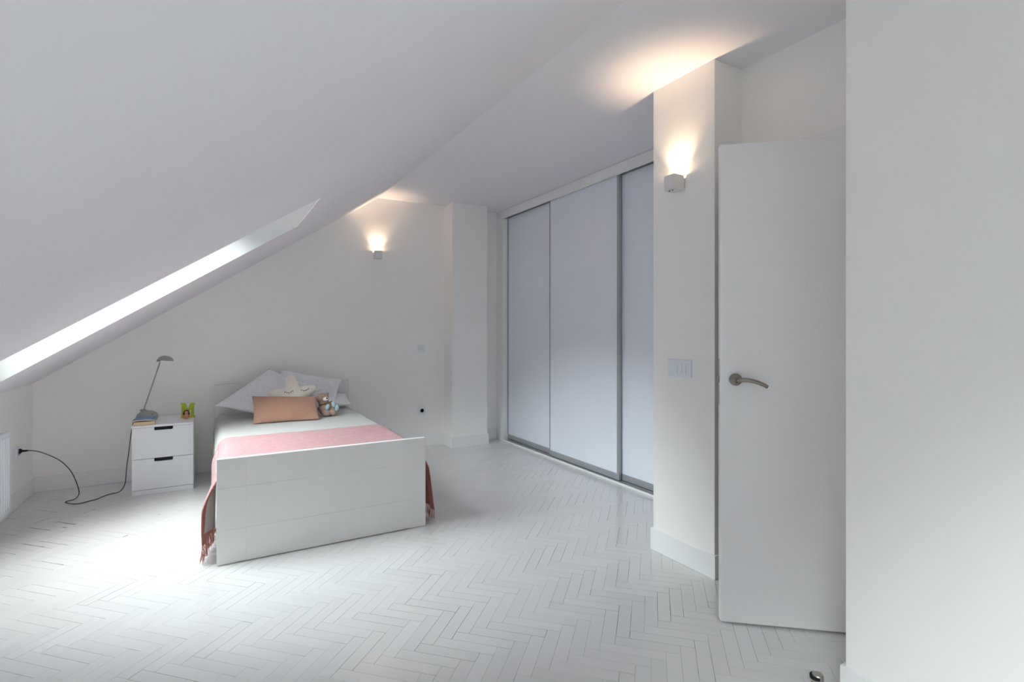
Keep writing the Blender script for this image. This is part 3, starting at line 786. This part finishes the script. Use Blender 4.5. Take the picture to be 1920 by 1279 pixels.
# ------------------------------------------------------------------ pillows
def pillow(name, corners, thick, m, label, cat='pillow', group=None, pinch=.06, seed=0, n=40, wr=.004, sag=0.0, trim=False, low=0.0):
    A, B, C, D = [Vector(c) for c in corners]      # (-1,-1) (1,-1) (1,1) (-1,1)
    nrm = ((C - A).cross(D - B)).normalized()
    cen = (A + B + C + D) / 4
    mb = MB()
    def surf(sgn):
        def f(u, v):
            a, b = u * 2 - 1, v * 2 - 1
            # edges bow inwards between the corners
            aa = a * (1 - pinch * (1 - b * b)); bb = b * (1 - pinch * (1 - a * a))
            uu, vv = (aa + 1) / 2, (bb + 1) / 2
            p = A * (1 - uu) * (1 - vv) + B * uu * (1 - vv) + C * uu * vv + D * (1 - uu) * vv
            h = max(0, (1 - a * a) * (1 - b * b)) ** .5
            h = h * (.75 + .25 * (1 - a * a) * (1 - b * b))
            edge = 1 - max(abs(a), abs(b)) ** 6
            w_ = wr * edge * (noise.noise(Vector((a * 2.4 + seed, b * 2.4, seed))) + .5 * noise.noise(Vector((a * 6 + seed, b * 6, seed + 3))))
            if low and b < 0: w_ += low * edge * max(0, -b) * math.sin(a * 9 + 1.2 * math.sin(a * 5)) * .5
            p = p + nrm * (sgn * thick * h + w_) + Vector((0, 0, -sag * h))
            return p
        return f
    mb.grid(surf(1), n, n); mb.grid(surf(-1), n, n)
    o = mb.build(name, m, smooth=True, weld=True)
    for v in o.data.vertices:
        if v.co.z < ZT + .004: v.co.z = ZT + .004 + (v.co.z - ZT - .004) * .02
    tag(o, label, cat, group)
    return o
pillow('pillow', [(.50, 4.98, .56), (1.135, 4.95, .565), (1.135, 5.20, .64), (.50, 5.22, .64)], .062, M['whitef'], 'white pillow flat under the grey ones, right side of the headboard', seed=9, pinch=.04)
pillow('pillow', [(.42, 5.00, .60), (.985, 4.95, .545), (1.078, 5.12, .785), (.555, 5.22, .895)], .055, M['greyf'], 'grey melange pillow behind, its corner pointing right over the white pillow', group='grey melange pillows', seed=4, pinch=.07)
pillow('pillow', [(.020, 5.03, .622), (.395, 4.68, .545), (.86, 4.93, .72), (.452, 5.18, .908)], .068, M['greyf'], 'large pale grey melange pillow in front, its corner pointing left', group='grey melange pillows', seed=2, pinch=.05)
pillow('cushion', [(.277, 4.50, .527), (.768, 4.475, .527), (.762, 4.62, .700), (.279, 4.64, .728)], .045, M['brownf'], 'oblong tan brown linen cushion lying in front of the star', 'cushion', seed=6, pinch=.035, wr=.003, low=.014)

# star cushion
sc = Vector((.600, 4.745, .690)); ux = Vector((1, .06, .075)).normalized(); nf = Vector((-.10, -1, .38)).normalized(); uz = ux.cross(nf) * -1
uz = (Vector((0, 0, 1)) - nf * nf.z); uz = (uz - ux * uz.dot(ux)).normalized(); nf = ux.cross(uz)
if nf.y > 0: nf = -nf
def starR(t):
    k = math.cos(5 * (t - math.pi / 2)); R0 = .152 + .047 * k + .003 * math.cos(10 * (t - math.pi / 2))
    return R0
def star_pt(x, y, off=0.0):
    r = math.hypot(x, y); t = math.atan2(y, x); q = min(r / starR(t), 1)
    h = .055 * (1 - q ** 2.2) ** .6 if q < 1 else 0
    return sc + ux * x + uz * y + nf * (h + off)
mb = MB(); NS, NR = 120, 22
for sgn in (1, -1):
    k = len(mb.v)
    for i in range(NR + 1):
        q = (i / NR) ** .8
        for j in range(NS):
            t = 2 * math.pi * j / NS; r = starR(t) * q
            h = .055 * max(0, 1 - q ** 2.2) ** .6 * sgn
            mb.v.append(tuple(sc + ux * r * math.cos(t) + uz * r * math.sin(t) + nf * h))
    for i in range(NR):
        for j in range(NS):
            mb.f.append((k + i * NS + j, k + (i + 1) * NS + j, k + (i + 1) * NS + (j + 1) % NS, k + i * NS + (j + 1) % NS))
st = mb.build('star_cushion', M['cream'], smooth=True, weld=True)
for v in st.data.vertices:
    if v.co.z < ZT + .004: v.co.z = ZT + .004 + (v.co.z - ZT - .004) * .02
tag(st, 'cream star-shaped cushion with sleeping eyes between pillows and tan cushion', 'cushion')
for ex_, ey_, tl in ((-.040, .040, 0.0), (.090, .042, .10)):
    eye = MB(); w_ = .034
    arc = []
    for k in range(11):
        s = -1 + 2 * k / 10; arc.append(star_pt(ex_ + s * w_, ey_ + tl * s * w_ + .015 * (s * s) - .010, .0015))
    eye.tube(arc, .0016, 6)
    for s in (-.8, -.4, 0, .4, .8):
        a = star_pt(ex_ + s * w_, ey_ + tl * s * w_ + .015 * s * s - .010, .0015); b = star_pt(ex_ + s * w_ * 1.25, ey_ + tl * s * w_ + .015 * s * s - .022 + .006 * abs(s), .0015)
        eye.tube([a, b], .0013, 5)
    eye.build('closed_eye', M['lash'], st)

# plush otter-like toy
pt = empty('plush_toy', (.845, 4.66, ZT)); tag(pt, 'small taupe plush animal with pale blue paws beside the tan cushion', 'toy')
b = MB().ell((.005, .0, .062), (.064, .052, .060)).ell((.045, -.005, .045), (.048, .050, .044)).ell((-.022, .02, .150), (.055, .046, .044)).ell((-.012, .015, .105), (.045, .040, .040))
b.ell((.055, -.045, .028), (.030, .034, .026)).ell((.0, -.05, .026), (.036, .032, .024))
bo = b.build('body', M['plush'], pt, smooth=True)
rm = bo.modifiers.new('r', 'REMESH'); rm.mode = 'VOXEL'; rm.voxel_size = .005; rm.use_smooth_shade = True
sm = bo.modifiers.new('s', 'SMOOTH'); sm.factor = .8; sm.iterations = 6
MB().ell((-.002, -.020, .146), (.026, .022, .020)).build('muzzle', M['plushw'], pt, smooth=True)
MB().ell((.003, -.041, .156), (.008, .006, .006), 14, 8).build('nose', M['rubber'], pt, smooth=True)
for x, y, z in ((-.068, .0, .165), (.020, .020, .185)): MB().ell((x, y, z), (.013, .008, .014), 14, 10).build('ear', M['plush'], pt, smooth=True)
for x, z in ((-.034, .168), (.012, .172)): MB().ell((x, -.021, z), (.003, .002, .0035), 8, 6).build('eye', M['rubber'], pt)
for x, y, z, a in ((.005, -.056, .082, .3), (.055, -.050, .098, -.3), (.082, -.052, .070, .2)):
    MB().ell((x, y, z), (.016, .013, .026), 16, 10, Matrix.Rotation(a, 3, 'Y')).build('paw', M['aqua'], pt, smooth=True)
cl = MB().tube([(-.055, -.010, .098), (-.035, -.036, .106), (.0, -.045, .118), (.035, -.035, .122), (.05, -.01, .124)], .0045, 8).build('collar', mat('brown_cord', (128, 96, 74), .8), pt, smooth=True)

# ------------------------------------------------------------------ door stop
ds = empty('door_stop', (1.862, 1.060, 0)); tag(ds, 'small steel door stop with black rubber ring on the floor by the right wall', 'door stop')
MB().lathe([(0, 0), (.020, 0), (.0205, .002), (.0185, .006), (.0185, .030), (.0170, .033), (0, .033)], (0, 0, 0), 32).build('stop_body', M['steel'], ds, smooth=False)
MB().lathe([(.0186, .014), (.0205, .015), (.0205, .025), (.0186, .026)], (-.003, .004, .003), 32).build('rubber_ring', M['rubber'], ds)
